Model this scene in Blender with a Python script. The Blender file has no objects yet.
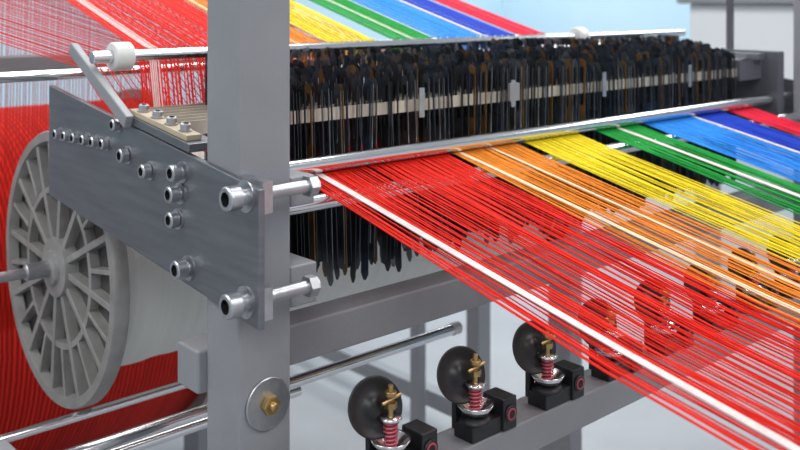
import bpy, math, random
from mathutils import Vector, Matrix
random.seed(7)
H = 1.55   # camera height above floor; heights below are given relative to eye level
sc = bpy.context.scene
V = Vector

# ---------------------------------------------------------------- materials
def newmat(name, col, rough=0.5, metal=0.0, noise=0.0, nscale=20, bump=0.0, bscale=200, stretch=None, spec=0.5, coat=0.0):
    m = bpy.data.materials.new(name); m.use_nodes = True
    nt = m.node_tree; b = nt.nodes["Principled BSDF"]
    b.inputs["Base Color"].default_value = (*col, 1)
    b.inputs["Roughness"].default_value = rough
    b.inputs["Metallic"].default_value = metal
    b.inputs["Specular IOR Level"].default_value = spec
    b.inputs["Coat Weight"].default_value = coat
    tc = nt.nodes.new("ShaderNodeTexCoord"); mp = nt.nodes.new("ShaderNodeMapping")
    nt.links.new(tc.outputs["Object"], mp.inputs[0])
    if stretch: mp.inputs["Scale"].default_value = stretch
    if noise > 0:
        n = nt.nodes.new("ShaderNodeTexNoise"); n.inputs["Scale"].default_value = nscale
        n.inputs["Detail"].default_value = 6
        nt.links.new(mp.outputs[0], n.inputs["Vector"])
        r = nt.nodes.new("ShaderNodeValToRGB")
        r.color_ramp.elements[0].position = 0.3; r.color_ramp.elements[1].position = 0.7
        r.color_ramp.elements[0].color = (*[c*(1-noise) for c in col], 1)
        r.color_ramp.elements[1].color = (*[min(1, c*(1+noise)) for c in col], 1)
        nt.links.new(n.outputs["Fac"], r.inputs[0]); nt.links.new(r.outputs[0], b.inputs["Base Color"])
    if bump > 0:
        n2 = nt.nodes.new("ShaderNodeTexNoise"); n2.inputs["Scale"].default_value = bscale
        nt.links.new(mp.outputs[0], n2.inputs["Vector"])
        bp = nt.nodes.new("ShaderNodeBump"); bp.inputs["Strength"].default_value = bump
        bp.inputs["Distance"].default_value = 0.002
        nt.links.new(n2.outputs["Fac"], bp.inputs["Height"]); nt.links.new(bp.outputs[0], b.inputs["Normal"])
    return m

def yarnmat(name, c1, c2, scale=150):
    m = newmat(name, c1, 0.85, spec=.15)
    nt = m.node_tree; b = nt.nodes["Principled BSDF"]
    tc = nt.nodes.new("ShaderNodeTexCoord")
    w = nt.nodes.new("ShaderNodeTexWave"); w.bands_direction = 'X'
    w.inputs["Scale"].default_value = scale; w.inputs["Distortion"].default_value = 1.5
    w.inputs["Detail"].default_value = 2
    nt.links.new(tc.outputs["Object"], w.inputs["Vector"])
    n = nt.nodes.new("ShaderNodeTexNoise"); n.inputs["Scale"].default_value = 1.0
    mp = nt.nodes.new("ShaderNodeMapping"); mp.inputs["Scale"].default_value = (60, 2, 2)
    nt.links.new(tc.outputs["Object"], mp.inputs[0]); nt.links.new(mp.outputs[0], n.inputs["Vector"])
    mx = nt.nodes.new("ShaderNodeMath"); mx.operation = 'MULTIPLY'
    nt.links.new(w.outputs["Fac"], mx.inputs[0]); nt.links.new(n.outputs["Fac"], mx.inputs[1])
    r = nt.nodes.new("ShaderNodeValToRGB")
    r.color_ramp.elements[0].position = 0.05; r.color_ramp.elements[1].position = 0.5
    r.color_ramp.elements[0].color = (*c2, 1); r.color_ramp.elements[1].color = (*c1, 1)
    nt.links.new(mx.outputs[0], r.inputs[0]); nt.links.new(r.outputs[0], b.inputs["Base Color"])
    bp = nt.nodes.new("ShaderNodeBump"); bp.inputs["Strength"].default_value = 0.4
    bp.inputs["Distance"].default_value = 0.002
    nt.links.new(w.outputs["Fac"], bp.inputs["Height"]); nt.links.new(bp.outputs[0], b.inputs["Normal"])
    return m

M_frame = newmat("grey_frame_paint", (0.25, 0.26, 0.28), 0.42, 0.0, 0.05, 12, 0.15, 400)
M_framed = newmat("dark_frame_paint", (0.09, 0.095, 0.11), 0.5, 0.0, 0.08, 12)
M_plate = newmat("brushed_steel_plate", (0.20, 0.21, 0.23), 0.38, 0.75, 0.12, 8, 0.1, 60, (1, 1, 12))
M_chrome = newmat("chrome", (0.80, 0.81, 0.83), 0.16, 1.0, 0.04, 30)
M_steel = newmat("bolt_steel", (0.50, 0.51, 0.53), 0.36, 1.0, 0.12, 60, 0.2, 500)
M_dark = newmat("black_plastic", (0.010, 0.010, 0.012), 0.4, 0.0, 0.3, 80)
M_blackin = newmat("socket_dark", (0.02, 0.02, 0.022), 0.6, 0.4, 0.1, 50)
M_white = newmat("white_nylon", (0.72, 0.72, 0.70), 0.45, 0, 0.03, 40)
M_cream = newmat("cream_strip", (0.50, 0.42, 0.30), 0.5, 0, 0.08, 30)
M_brass = newmat("brass", (0.48, 0.34, 0.15), 0.35, 1.0, 0.15, 60)
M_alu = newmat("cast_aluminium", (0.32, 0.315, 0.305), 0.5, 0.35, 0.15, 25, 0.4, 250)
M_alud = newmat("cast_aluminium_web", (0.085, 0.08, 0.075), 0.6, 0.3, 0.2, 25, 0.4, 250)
M_pink = newmat("red_spring_sleeve", (0.42, 0.05, 0.08), 0.45, 0.0, 0.1, 60)
M_spring = newmat("pink_tinted_spring", (0.60, 0.16, 0.19), 0.35, 0.5, 0.1, 60)
M_contact = newmat("contact_bar_steel", (0.62, 0.57, 0.48), 0.35, 0.6, 0.1, 30)
W_mats = [newmat("dropwire_black", (0.030, 0.034, 0.040), 0.38, 0.5, 0.3, 40),
          newmat("dropwire_blued", (0.06, 0.08, 0.115), 0.32, 0.7, 0.3, 40),
          newmat("dropwire_grey", (0.22, 0.235, 0.255), 0.30, 0.9, 0.3, 40),
          newmat("dropwire_tempered", (0.22, 0.12, 0.045), 0.35, 0.6, 0.3, 40)]
M_yarnw = yarnmat("undyed_yarn", (0.90, 0.91, 0.87), (0.72, 0.74, 0.71), 120)
M_yarnr = yarnmat("red_yarn_wound", (0.72, 0.025, 0.015), (0.26, 0.008, 0.006), 25)
def thr(name, c): return newmat(name, c, 0.6, 0, 0.12, 60, spec=.15)
T = dict(red=thr("thread_red", (0.80, 0.022, 0.011)), white=thr("thread_white", (0.78, 0.68, 0.66)),
         orange=thr("thread_orange", (0.90, 0.29, 0.03)), cream=thr("thread_cream", (0.88, 0.72, 0.50)),
         yellow=thr("thread_yellow", (0.90, 0.70, 0.02)), green=thr("thread_green", (0.015, 0.33, 0.05)),
         blue=thr("thread_blue", (0.03, 0.27, 0.80)), navy=thr("thread_navy", (0.012, 0.05, 0.48)),
         crimson=thr("thread_crimson", (0.70, 0.015, 0.05)))

# ---------------------------------------------------------------- mesh accumulator
class Acc:
    def __init__(s): s.v=[]; s.f=[]; s.m=[]; s.sm=[]; s.mats=[]
    def mi(s, mat):
        if mat not in s.mats: s.mats.append(mat)
        return s.mats.index(mat)
    def face(s, idx, k, sm=False): s.f.append(idx); s.m.append(k); s.sm.append(sm)
    def obox(s, c, ax, hs, mat):
        k = s.mi(mat); b = len(s.v); c = V(c)
        for i in (-1,1):
            for j in (-1,1):
                for l in (-1,1):
                    s.v.append(c + ax[0]*hs[0]*i + ax[1]*hs[1]*j + ax[2]*hs[2]*l)
        for q in ((0,1,3,2),(4,6,7,5),(0,4,5,1),(2,3,7,6),(0,2,6,4),(1,5,7,3)):
            s.face([b+i for i in q], k)
    def box(s, x0,x1,y0,y1,z0,z1,mat):
        s.obox(((x0+x1)/2,(y0+y1)/2,(z0+z1)/2),(V((1,0,0)),V((0,1,0)),V((0,0,1))),((x1-x0)/2,(y1-y0)/2,(z1-z0)/2),mat)
    def lathe(s, o, d, prof, mat, seg=32, sm=True, arc=None):
        o=V(o); d=V(d).normalized()
        a = V((0,0,1)) if abs(d.z)<0.9 else V((1,0,0))
        u = d.cross(a).normalized(); w = d.cross(u).normalized()
        k = s.mi(mat); n=len(prof)
        rings=[]
        for (r,h) in prof:
            r=max(r,1e-5); rings.append(len(s.v))
            for i in range(seg):
                t=2*math.pi*i/seg
                s.v.append(o+d*h+u*(r*math.cos(t))+w*(r*math.sin(t)))
        for j in range(n-1):
            if prof[j]==prof[j+1]: continue
            for i in range(seg):
                i2=(i+1)%seg
                s.face([rings[j]+i,rings[j]+i2,rings[j+1]+i2,rings[j+1]+i],k,sm)
    def cyl(s, p0, p1, r, mat, seg=24, ch=0.0):
        p0=V(p0);p1=V(p1);L=(p1-p0).length; ch=ch or r*0.12
        s.lathe(p0,p1-p0,[(0,0),(r-ch,0),(r-ch,0),(r,ch),(r,ch),(r,L-ch),(r,L-ch),(r-ch,L),(r-ch,L),(0,L)],mat,seg)
    def tube(s, pts, r, mat, seg=6):
        pts=[V(p) for p in pts]; k=s.mi(mat); b=len(s.v); n=len(pts)
        ref=V((1,0.02,0.01)) 
        if abs((pts[-1]-pts[0]).normalized().x)>.9: ref=V((0,.02,1))
        for i,p in enumerate(pts):
            t=(pts[min(i+1,n-1)]-pts[max(i-1,0)]).normalized()
            u=t.cross(ref).normalized(); w=u.cross(t).normalized()
            for j in range(seg):
                a=2*math.pi*j/seg
                s.v.append(p+u*(r*math.cos(a))+w*(r*math.sin(a)))
        for i in range(n-1):
            for j in range(seg):
                j2=(j+1)%seg
                s.face([b+i*seg+j,b+i*seg+j2,b+(i+1)*seg+j2,b+(i+1)*seg+j],k,True)
        s.face([b+j for j in range(seg)][::-1],k); s.face([b+(n-1)*seg+j for j in range(seg)],k)
    def prismX(s, poly, x0, x1, mat):
        k=s.mi(mat); b=len(s.v); n=len(poly)
        for x in (x0,x1):
            for (y,z) in poly: s.v.append(V((x,y,z)))
        s.face([b+i for i in range(n)],k); s.face([b+n+i for i in range(n)][::-1],k)
        for i in range(n):
            j=(i+1)%n; s.face([b+i,b+n+i,b+n+j,b+j],k)
    def socket(s, p, d, r, L, washer=True):      # socket cap screw, head sticks out along d from p
        p=V(p); d=V(d).normalized()
        if washer: s.lathe(p,d,[(0,0),(r*1.3,0),(r*1.3,.0022),(r*1.3,.0022),(0,.0022)],M_steel,28,False)
        sh=max(0,L-r*1.15)
        if sh>0.003: s.lathe(p,d,[(r*.62,0),(r*.62,sh)],M_steel,20)
        else: sh=0.002
        s.lathe(p,d,[(0,sh),(r,sh),(r,sh),(r,L-.0016),(r,L-.0016),(r-.0016,L),(r-.0016,L),(r*.6,L)],M_steel,28)
        s.lathe(p,d,[(r*.6,L),(r*.6,L-r*.7),(r*.6,L-r*.7),(0,L-r*.7)],M_blackin,6,False)
    def hexnut(s,p,d,r,L,mat=None):
        p=V(p); s.lathe(p,d,[(0,0),(r,0),(r,L),(r*.85,L*1.08),(0,L*1.08)],mat or M_steel,6,False)
    def obj(s, name, parent=None, bevel=0, mod=None):
        me=bpy.data.meshes.new(name)
        me.from_pydata([(p.x,p.y,p.z+H) for p in s.v],[],s.f)
        for m in s.mats: me.materials.append(m)
        for i,p in enumerate(me.polygons): p.material_index=s.m[i]; p.use_smooth=s.sm[i]
        me.update()
        o=bpy.data.objects.new(name,me); sc.collection.objects.link(o)
        if parent: o.parent=parent
        if bevel:
            b=o.modifiers.new("bevel",'BEVEL'); b.width=bevel; b.segments=3; b.limit_method='ANGLE'; b.angle_limit=1.0
        return o
def empty(name):
    e=bpy.data.objects.new(name,None); sc.collection.objects.link(e); return e

# ---------------------------------------------------------------- room
M_floor=newmat("floor_grey_epoxy",(0.31,0.32,0.34),0.4,0,0.12,1.5,0.05,60)
M_wall=newmat("wall_pale_blue",(0.58,0.77,0.88),0.7,0,0.04,1.0)
M_wallw=newmat("wall_white",(0.70,0.72,0.74),0.7,0,0.03,1.0)
M_ceil=newmat("ceiling_white",(0.8,0.8,0.8),0.8,0,0.02,1.0)
X0,X1,Y0,Y1,ZF,ZC=-4,9.5,-4,8.5,-H,2.2
def slab(name,*a):
    k=Acc(); k.box(*a); return k.obj(name)
slab("floor",X0,X1,Y0,Y1,ZF-.1,ZF,M_floor)
slab("ceiling",X0,X1,Y0,Y1,ZC,ZC+.1,M_ceil)
slab("wall_left",X0-.1,X0,Y0,Y1,ZF,ZC,M_wallw)
slab("wall_right",X1,X1+.1,Y0,Y1,ZF,ZC,M_wall)
slab("wall_front",X0,X1,Y0-.1,Y0,ZF,ZC,M_wallw)
slab("wall_back",X0,X1,Y1,Y1+.1,ZF,ZC,M_wall)
slab("baseboard_right",X1-.02,X1,Y0,Y1,ZF,ZF+.12,M_framed)
slab("baseboard_back",X0,X1-.02,Y1-.02,Y1,ZF,ZF+.12,M_framed)

# ---------------------------------------------------------------- loom frame
loom=empty("loom_frame")
PX0,PX1,PY0,PY1=.6500,.7315,1.028,1.108
a=Acc()
a.box(PX0,PX1,PY0,PY1,ZF+.012,.62,M_frame)
a.obj("post_front_near",loom,.005)
a=Acc(); a.box(2.33,2.41,PY0,PY1,ZF+.012,.62,M_frame); a.obj("post_front_far",loom,.005)
a=Acc()
for x in (PX0,2.33): a.box(x,x+.08,3.36,3.44,ZF+.012,.50,M_frame)
for x in (PX0,2.33):
    for y in (PY0,3.36): a.box(x-.03,x+.11,y-.03,y+.11,ZF,ZF+.012,M_framed)
a.obj("rear_posts_and_feet",loom,.004)
a=Acc(); a.box(.638,2.41,1.109,1.165,-.524,-.466,M_frame); a.obj("crossbeam_front",loom,.004)
a=Acc(); a.box(.2,2.4,2.2,2.26,-.18,-.13,M_frame); a.obj("crossbeam_rear",loom,.004)
a=Acc(); a.box(.2,.26,2.2,2.26,ZF,-.18,M_frame); a.box(2.34,2.4,2.2,2.26,ZF,-.18,M_frame)
a.box(2.225,2.265,2.38,2.42,ZF,-.3,M_frame); a.box(.668,.718,1.106,3.36,-1.46,-1.40,M_frame); a.box(2.345,2.395,1.106,3.36,-1.46,-1.40,M_frame)
a.box(.73,2.33,3.38,3.42,.0,.05,M_frame)
a.obj("lower_rails_and_legs",loom,.003)
a=Acc(); a.box(.655,2.41,.88,.94,-.65,-.60,M_frame)
a.box(.668,.718,.94,1.026,-.65,-.60,M_frame); a.box(2.345,2.395,.94,1.026,-.65,-.60,M_frame)
a.obj("tensioner_rail",loom,.003)
a=Acc(); a.lathe((.6935,1.0279,-.524),(0,-1,0),[(0,0),(.034,0),(.034,0),(.034,.003),(.034,.003),(.033,.004),(.033,.004),(0,.004)],M_steel,48)
a.hexnut((.6935,1.0235,-.524),(0,-1,0),.013,.008,M_brass)
a.lathe((.6935,1.015,-.524),(0,-1,0),[(.006,0),(.006,.006),(.005,.007),(0,.007)],M_brass,16)
a.obj("post_washer_bolt",loom)
# side plates
poly=[(1.618,-.147),(1.618,-.336),(.968,-.403),(.968,-.231)]
a=Acc(); a.prismX(poly,.641,.650,M_plate); a.obj("side_plate_near",loom,.0015)
a=Acc(); a.prismX(poly,2.412,2.422,M_plate); a.box(2.30,2.33,1.13,1.62,-.30,-.13,M_framed); a.obj("side_plate_far",loom,.0015)
# bolts on near plate
a=Acc(); N=V((-1,0,0))
for i in range(6):
    t=i/5; a.socket((.641,1.565-.18*t,-.2215+.004*t-.004),N,.0085,.013)
for (y,z,r,L) in ((1.3155,-.2305,.0105,.016),(1.246,-.2445,.0105,.016),(1.345,-.188,.009,.014),(1.154,-.234,.0115,.020),(1.16,-.264,.0115,.020),
                  (1.166,-.300,.011,.016),(1.1376,-.361,.013,.022)):
    a.socket((.641,y,z),N,r,L)
for z in (-.243,-.374):
    a.cyl((.65,.997,z),(.752,.997,z),.0085,M_steel,20)
    a.socket((.641,.997,z),N,.0155,.030)
    a.box(.650,.664,.972,1.0275,z-.020,z+.020,M_steel)
    a.hexnut((.7335,.997,z),(1,0,0),.0145,.013)
a.obj("side_plate_bolts",loom)
a=Acc(); a.box(.732,.772,1.03,1.10,-.276,-.236,M_frame); a.box(.732,.776,1.03,1.10,-.41,-.355,M_frame)
a.obj("clamp_blocks",loom,.003)
# cream strip with bolts on top of plate
a=Acc()
sy=V((0,-.65,-.084)).normalized(); su=V((0,sy.z,-sy.y)); 
if su.z<0: su=-su
c=V((.662,1.235,-.1875))
a.obox(c,(V((1,0,0)),sy,su),(.022,.10,.006),M_plate)
a.obox(c+su*.010+V((-.006,0,0)),(V((1,0,0)),sy,su),(.012,.085,.004),M_cream)
for t in (-.065,-.022,.02,.06): a.socket(c+su*.014+sy*t+V((-.006,0,0)),su,.0072,.011)
a.obj("top_strip",loom,.001)
# inclined arm to rear bar
a=Acc()
p0=V((.634,1.50,-.078)); p1=V((.634,1.300,-.180)); d=(p1-p0).normalized(); up=V((0,-d.z,d.y)); 
a.obox((p0+p1)/2,(V((1,0,0)),d,up),(.0065,(p1-p0).length/2,.010),M_frame)
a.obj("inclined_arm",loom,.002)
# chrome rods
def rod(name,x0,x1,y,z,r):
    k=Acc(); k.cyl((x0,y,z),(x1,y,z),r,M_chrome,32); return k.obj(name,loom)
rod("guide_rod_upper",.653,2.40,1.15,-.25,.0125)
rod("guide_rod_lower",.735,2.40,1.09,-.291,.0115)
rod("rear_guide_rod",.630,2.33,1.42,-.09,.0105)
rod("rear_lease_rod",.655,2.33,1.405,-.215,.006)
rod("second_rear_rod",.44,2.33,1.56,-.125,.009)
rod("spacer_rod_a",.45,1.265,1.25,-.617,.0095)
rod("spacer_rod_b",.40,1.9,1.62,-.735,.008)
rod("spacer_rod_c",.40,1.05,1.45,-.735,.010)
rod("back_rail_rod",.70,2.36,3.36,.453,.012)
rod("red_warp_top_rod",.20,2.34,2.32,.02,.012)
rod("breast_roller",.70,2.41,.06,-.515,.022)
a=Acc()
for x in (.70,2.40): a.box(x-.02,x+.02,.04,.08,ZF,-.50,M_frame); a.box(x-.015,x+.015,.08,.88,-.65,-.61,M_frame)
a.obj("breast_roller_supports",loom,.003)
a=Acc()
for (x0,y,z,r) in ((.662,1.42,-.09,.023),(1.85,1.42,-.09,.023)):
    a.lathe((x0,y,z),(1,0,0),[(.011,0),(r-.002,0),(r-.002,0),(r,.002),(r,.002),(r,.030),(r,.030),(r-.002,.032),(r-.002,.032),(.011,.032)],M_white,32)
a.cyl((1.255,1.25,-.617),(1.275,1.25,-.617),.0115,M_white,20)
a.obj("nylon_collars",loom)
a=Acc(); a.cyl((2.315,1.27,-.14),(2.315,1.27,.40),.010,M_framed,16); a.obj("upright_rod",loom)
a=Acc(); a.box(.37,.43,1.69,1.76,ZF,-.455,M_frame); a.box(.37,.43,1.20,1.69,-.78,-.72,M_frame); a.box(.37,.43,1.20,1.27,ZF,-.58,M_frame)
a.box(.37,.45,1.22,1.28,-.64,-.58,M_frame)
a.obj("axle_stand",loom,.004)

# ---------------------------------------------------------------- warp beam
wb=empty("warp_beam")
BY,BZ=1.725,-.494
FS=.915
def flange(name,x,s):
    a=Acc(); d=V((-s,0,0)); o=V((x,BY,BZ))
    P=lambda pr:[(r*FS,h) for r,h in pr]
    a.lathe(o,d,P([(.245,.0),(.272,.0),(.272,.0),(.275,.003),(.275,.024),(.272,.028),(.272,.028),(.254,.028),(.254,.028),(.250,.010)]),M_alu,96)
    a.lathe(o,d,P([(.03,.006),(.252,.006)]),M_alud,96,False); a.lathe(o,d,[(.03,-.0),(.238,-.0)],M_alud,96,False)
    a.lathe(o,d,P([(.150,.006),(.150,.023),(.150,.023),(.162,.023),(.162,.023),(.162,.006)]),M_alu,72)
    a.lathe(o,d,[(.058,.006),(.054,.030),(.054,.030),(.033,.032),(.033,.032),(.031,.040),(.031,.040),(0,.041)],M_alu,48)
    nr=12
    for i in range(nr):
        t=2*math.pi*i/nr+.1; rad=V((0,math.cos(t),math.sin(t))); tan=V((0,-math.sin(t),math.cos(t)))
        a.obox(o+rad*.141+d*.015,(rad,tan,d),(.092,.006,.010),M_alu)
        t+=math.pi/nr; rad=V((0,math.cos(t),math.sin(t))); tan=V((0,-math.sin(t),math.cos(t)))
        a.obox(o+rad*.190+d*.015,(rad,tan,d),(.042,.004,.010),M_alu)
    a.obj(name,wb,.001)
flange("flange_near",.722,1); flange("flange_far",1.93,-1)
a=Acc(); prof=[]
for i in range(60):
    x=.0+1.205*i/59; prof.append((.2+.0012*math.sin(i*1.7)+.0008*math.sin(i*.6),x))
a.lathe((.723,BY,BZ),(1,0,0),[(0,0)]+prof+[(0,1.205)],M_yarnw,96); a.obj("yarn_package",wb)
a=Acc(); a.cyl((.40,BY,BZ),(2.20,BY,BZ),.0095,M_steel,24); a.cyl((.64,BY,BZ),(.69,BY,BZ),.015,M_steel,24); a.obj("axle",wb)
a=Acc(); a.box(2.17,2.23,BY-.04,BY+.04,ZF,-.48,M_frame); a.obj("far_stand",wb,.004)

# ---------------------------------------------------------------- red warp beam behind
rb=empty("red_warp_beam")
RY,RZ,RR=2.86,-.83,.51
a=Acc(); a.lathe((.45,RY,RZ),(1,0,0),[(0,0),(RR,0),(RR,.98),(0,.98)],M_yarnr,128); a.obj("red_yarn_package",rb)
a=Acc()
for x in (.432,1.43): a.lathe((x,RY,RZ),(1,0,0),[(0,0),(.54,0),(.54,0),(.54,.018),(.54,.018),(0,.018)],M_alu,96)
a.cyl((.3,RY,RZ),(1.7,RY,RZ),.02,M_steel); 
for x in (.3,1.62): a.box(x,x+.06,RY-.05,RY+.05,ZF,RZ+.03,M_frame)
a.obj("flanges_axle_stand",rb)

# ---------------------------------------------------------------- warp threads
a=Acc()
def Xc(x): return .72+(x-.85)*.75
R=.00095
def band(x0,x1,n,col,jit=.35):
    # dents: small bundles of 3-4 ends with a fine gap between them
    w=(x1-x0)/n
    for i in range(n):
        t=(i+.5)/n; x=x0+(x1-x0)*t
        g=(i%4-1.5)*-.16*w
        th(x+g+random.uniform(-jit,jit)*w,col)
def th(x,c,r=R,tight=False):
    e=random.uniform(-.012,.012)*(.2 if tight else 1); s=random.choice((-1,1))*random.uniform(.003,.015)*(.1 if tight else 1)
    if tight: s+=.014
    up=.0022 if tight else 0
    xc=Xc(x)+random.uniform(-.004,.004)
    a.tube([(xc,3.36,.467),(xc,1.43,-.0770),(xc,1.418,-.0780),(xc*.96+x*.04,1.402,-.215),(xc*.85+x*.15,1.39,-.2225),(x,1.155,-.2645),(x,1.145,-.2650),(x,1.09,-.2785+up),(x+e*.4,.6,-.391+s*.6),(x+e,.06,-.492)],r,T[c],5)
band(.832,.925,26,'red')
for i in range(6): th(.863+.0021*i,'white',.0012,True)
band(.925,.985,12,'red')
band(.985,1.145,48,'red')
band(1.155,1.325,44,'orange')
for i in range(4): th(1.170+.002*i,'cream',.0012,True)
for i in range(3): th(1.25+.002*i,'cream',.001,True)
band(1.345,1.51,44,'yellow')
band(1.565,1.715,42,'green')
for i in range(5): th(1.635+.0022*i,'white',.0012,True)
band(1.735,1.925,52,'blue')
for i in range(4): th(1.925+.0022*i,'white',.0012,True)
band(1.94,2.06,36,'navy')
band(2.085,2.20,34,'crimson')
# red sheet rising from the red beam to the top rod, and on to the second rear rod
for i in range(130):
    x=.47+.94*i/129+random.uniform(-.002,.002)
    a.tube([(x,2.3485,-.80),(x,2.306,.02),(x,2.311,.030),(x,2.32,.0335)],.0011,T['red'],5)
for i in range(75):
    x=.42+1.0*i/74+random.uniform(-.004,.004)
    a.tube([(x,2.32,.0335),(x*.75+.36,1.56,-.115),(x*.75+.36,1.45,-.18),(x*.75+.37,1.41,-.222)],.0009,T['red'],5)
a.obj("warp_threads")

# ---------------------------------------------------------------- drop wires
dr=empty("drop_wire_rack")
a=Acc()
def wire(x,y,zt,zb,w,yaw,lean,mat):
    k=a.mi(mat); dx=V((math.sin(yaw),math.cos(yaw),0)); 
    nrm=V((math.cos(yaw),-math.sin(yaw),0))
    st=.0040; o=V((x,y,0))
    sl0=zt-.010; sl1=zt-.095; hs0=zt-.020
    def P(u,z): return o+dx*u+V((lean*(z-zb),0,z))
    hw=w/2; n=6; oc=[]; ic=[]
    for i in range(n+1):
        t=math.pi*(1-i/n)
        oc.append((hw*math.cos(t),sl0+(zt-sl0)*math.sin(t))); ic.append(((hw-st)*math.cos(t),hs0+.004*math.sin(t)))
    def q(pts):
        for sgn in (0,1):
            b=len(a.v)
            off=nrm*(.0005 if sgn else -.0005)
            for p in pts: a.v.append(P(*p)+off)
            idx=[b+i for i in range(len(pts))]
            a.face(idx if sgn else idx[::-1],k)
    for i in range(n): q([oc[i],oc[i+1],ic[i+1],ic[i]])
    q([(-hw,sl1),(-hw,sl0),(-hw+st,hs0),(-hw+st,sl1)])
    q([(hw-st,sl1),(hw-st,hs0),(hw,sl0),(hw,sl1)])
    q([(-hw,zb+.01),(-hw,sl1),(hw,sl1),(hw,zb+.01),(hw*.3,zb),(-hw*.3,zb)])
    for u in (-hw,hw):
        b=len(a.v)
        for z,s in ((zb+.01,-1),(zb+.01,1),(sl0,1),(sl0,-1)): a.v.append(P(u,z)+nrm*.0005*s)
        a.face([b,b+1,b+2,b+3],k)
rows=[1.185+.032*i for i in range(7)]
for ri,y in enumerate(rows):
    x=.775+random.uniform(0,.02)
    lean=0; zj=0; ph=random.uniform(0,6)
    while x<2.17:
        x+=.0098*random.uniform(.5,1.5)
        if random.random()<.035: x+=random.uniform(.010,.024)
        if random.random()<.12: lean=random.uniform(-.05,.05); zj=random.uniform(-.009,.005)
        zt=-.120+.0050*ri+zj+random.uniform(-.003,.003)+.004*math.sin(x*9+ph)
        zb=-.425+random.uniform(-.035,.02)
        m=random.choices(W_mats,(8,8,8,1.8))[0]
        wire(x,y+random.uniform(-.003,.003),zt,zb,.0175,random.gauss(0.10,.16),lean+random.uniform(-.01,.01),m)
a.obj("drop_wires",dr)
a=Acc()
for y in rows:
    a.box(.655,2.30,y-.0015,y+.0015,-.190,-.170,M_contact)
for x in (.785,1.10,1.335,1.62,1.95):
    a.box(x,x+.012,1.172,1.1745,-.20,-.150,M_steel)
a.box(1.325,1.352,1.166,1.172,-.188,-.155,M_frame)
a.box(2.19,2.30,1.175,1.20,-.20,-.15,M_framed); a.box(2.21,2.30,1.175,1.39,-.165,-.15,M_steel); a.box(2.255,2.29,1.16,1.39,-.15,-.135,M_steel)
a.obj("contact_bars_and_brackets",dr)

# ---------------------------------------------------------------- yarn tensioners
def tensioner(x,y=.895):
    e=empty("yarn_tensioner")
    a=Acc(); a.box(x-.020,x+.045,y-.014,y+.022,-.600,-.578,M_dark); a.box(x+.038,x+.066,y-.018,y+.022,-.600,-.555,M_dark)
    a.lathe((x,y,-.578),(0,0,1),[(0,0),(.024,0),(.024,.004),(.018,.009),(0,.009)],M_dark,32)
    a.obox((x-.014,y+.022,-.56),(V((1,0,0)),V((0,1,0)),V((0,0,1))),(.007,.004,.03),M_dark)
    a.obj("bracket",e,.002)
    a=Acc(); n=V((-.25,-.9,.30)).normalized(); o=V((x-.012,y+.020,-.517))
    a.lathe(o,n,[(0,-.004),(.020,-.004),(.034,.001),(.0375,.006),(.0375,.008),(.0345,.0075),(.028,.004),(.014,.002),(.012,.006),(0,.006)],M_dark,48)
    a.obj("disc",e)
    a=Acc(); a.lathe((x,y,-.569),(0,0,1),[(.008,0),(.016,.001),(.022,.008),(.0255,.014),(.0255,.016),(.023,.015),(.012,.006),(0,.006)],M_chrome,40)
    a.lathe((x,y,-.530),(0,0,1),[(0,0),(.013,0),(.015,.002),(.013,.005),(0,.005)],M_chrome,32)
    a.obj("cup",e)
    a=Acc(); pts=[]
    for i in range(73):
        t=i/12*2*math.pi; pts.append((x+.0085*math.cos(t),y+.0085*math.sin(t),-.561+.030*i/72))
    a.tube(pts,.0014,M_spring,6); a.cyl((x,y,-.565),(x,y,-.53),.0065,M_pink,16); a.obj("spring",e)
    a=Acc(); a.cyl((x,y,-.53),(x,y,-.486),.0035,M_brass,16); a.hexnut((x,y,-.515),(0,0,1),.0085,.007,M_brass)
    a.cyl((x,y,-.500),(x,y,-.494),.0075,M_brass,20); a.cyl((x-.016,y-.002,-.506),(x+.014,y-.004,-.500),.0022,M_brass,10)
    a.obj("adjusting_screw",e)
    a=Acc(); a.lathe((x+.052,y-.018,-.577),(0,-1,0),[(0,0),(.012,0),(.012,.002),(.009,.003)],M_dark,28)
    a.lathe((x+.052,y-.0205,-.577),(0,-1,0),[(.0085,0),(.0085,.0008),(.006,.001)],M_pink,28)
    a.lathe((x+.052,y-.0205,-.577),(0,-1,0),[(.006,.001),(.0,.0012)],M_blackin,20); a.obj("terminal",e)
for i in range(10): tensioner(.790+.155*i)

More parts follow.
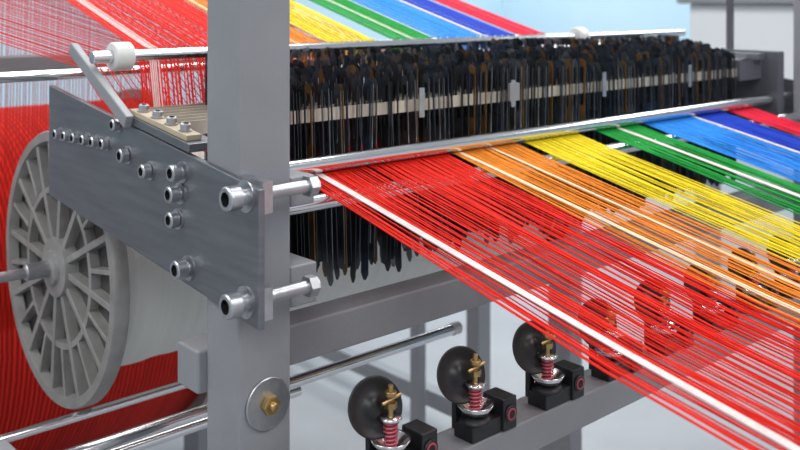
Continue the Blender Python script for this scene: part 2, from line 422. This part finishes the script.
# ---------------------------------------------------------------- distant machine
bm=empty("textile_machine")
a=Acc(); a.box(4.5,6.3,2.0,2.7,-.42,-.02,M_wallw); a.box(4.45,6.35,1.95,2.75,-.02,.02,M_frame)
for x in (4.55,6.15):
    for y in (2.05,2.6): a.box(x,x+.1,y,y+.1,ZF,-.42,M_frame)
a.obj("body",bm,.01)
a=Acc()
for i in range(6):
    a.lathe((4.6+.28*i,1.99,-.20),(0,-1,0),[(0,0),(.10,0),(.10,.02),(.05,.025),(.05,.10),(.08,.11),(.08,.12),(0,.12)],M_frame,32)
a.obj("bobbins",bm)
a=Acc()
for x in (4.5,5.4,6.25): a.cyl((x,2.3,.02),(x,2.3,.8),.03,M_framed,16)
a.obj("uprights",bm)

# ---------------------------------------------------------------- lights
def area(name,loc,sx,sy,e,rot=(0,0,0),col=(1,1,1)):
    l=bpy.data.lights.new(name,'AREA'); l.shape='RECTANGLE'; l.size=sx; l.size_y=sy; l.energy=e; l.color=col
    o=bpy.data.objects.new(name,l); o.location=(loc[0],loc[1],loc[2]+H); o.rotation_euler=rot; sc.collection.objects.link(o)
for (x,y) in ((-1.5,-1.5),(-1.5,2.5),(2,-1.5),(2,2.2),(5.5,.5),(5.5,4.5),(1,5.5),(8,7),(8,2)):
    area("ceiling_light",(x,y,2.15),1.2,2.4,75)
w=bpy.data.worlds.new("World"); sc.world=w; w.use_nodes=True
w.node_tree.nodes["Background"].inputs[0].default_value=(.8,.88,1,1); w.node_tree.nodes["Background"].inputs[1].default_value=.6

# ---------------------------------------------------------------- camera
cd=bpy.data.cameras.new("camera"); cam=bpy.data.objects.new("camera",cd); sc.collection.objects.link(cam)
cam.location=(0,0,H); cam.rotation_euler=(math.radians(90),0,math.radians(-42))
cd.sensor_width=36; cd.lens=36*945/800; cd.shift_y=-225/800; cd.clip_start=.03
cd.dof.use_dof=True; cd.dof.focus_distance=1.33; cd.dof.aperture_fstop=5.0
sc.camera=cam
sc.view_settings.view_transform='Standard'
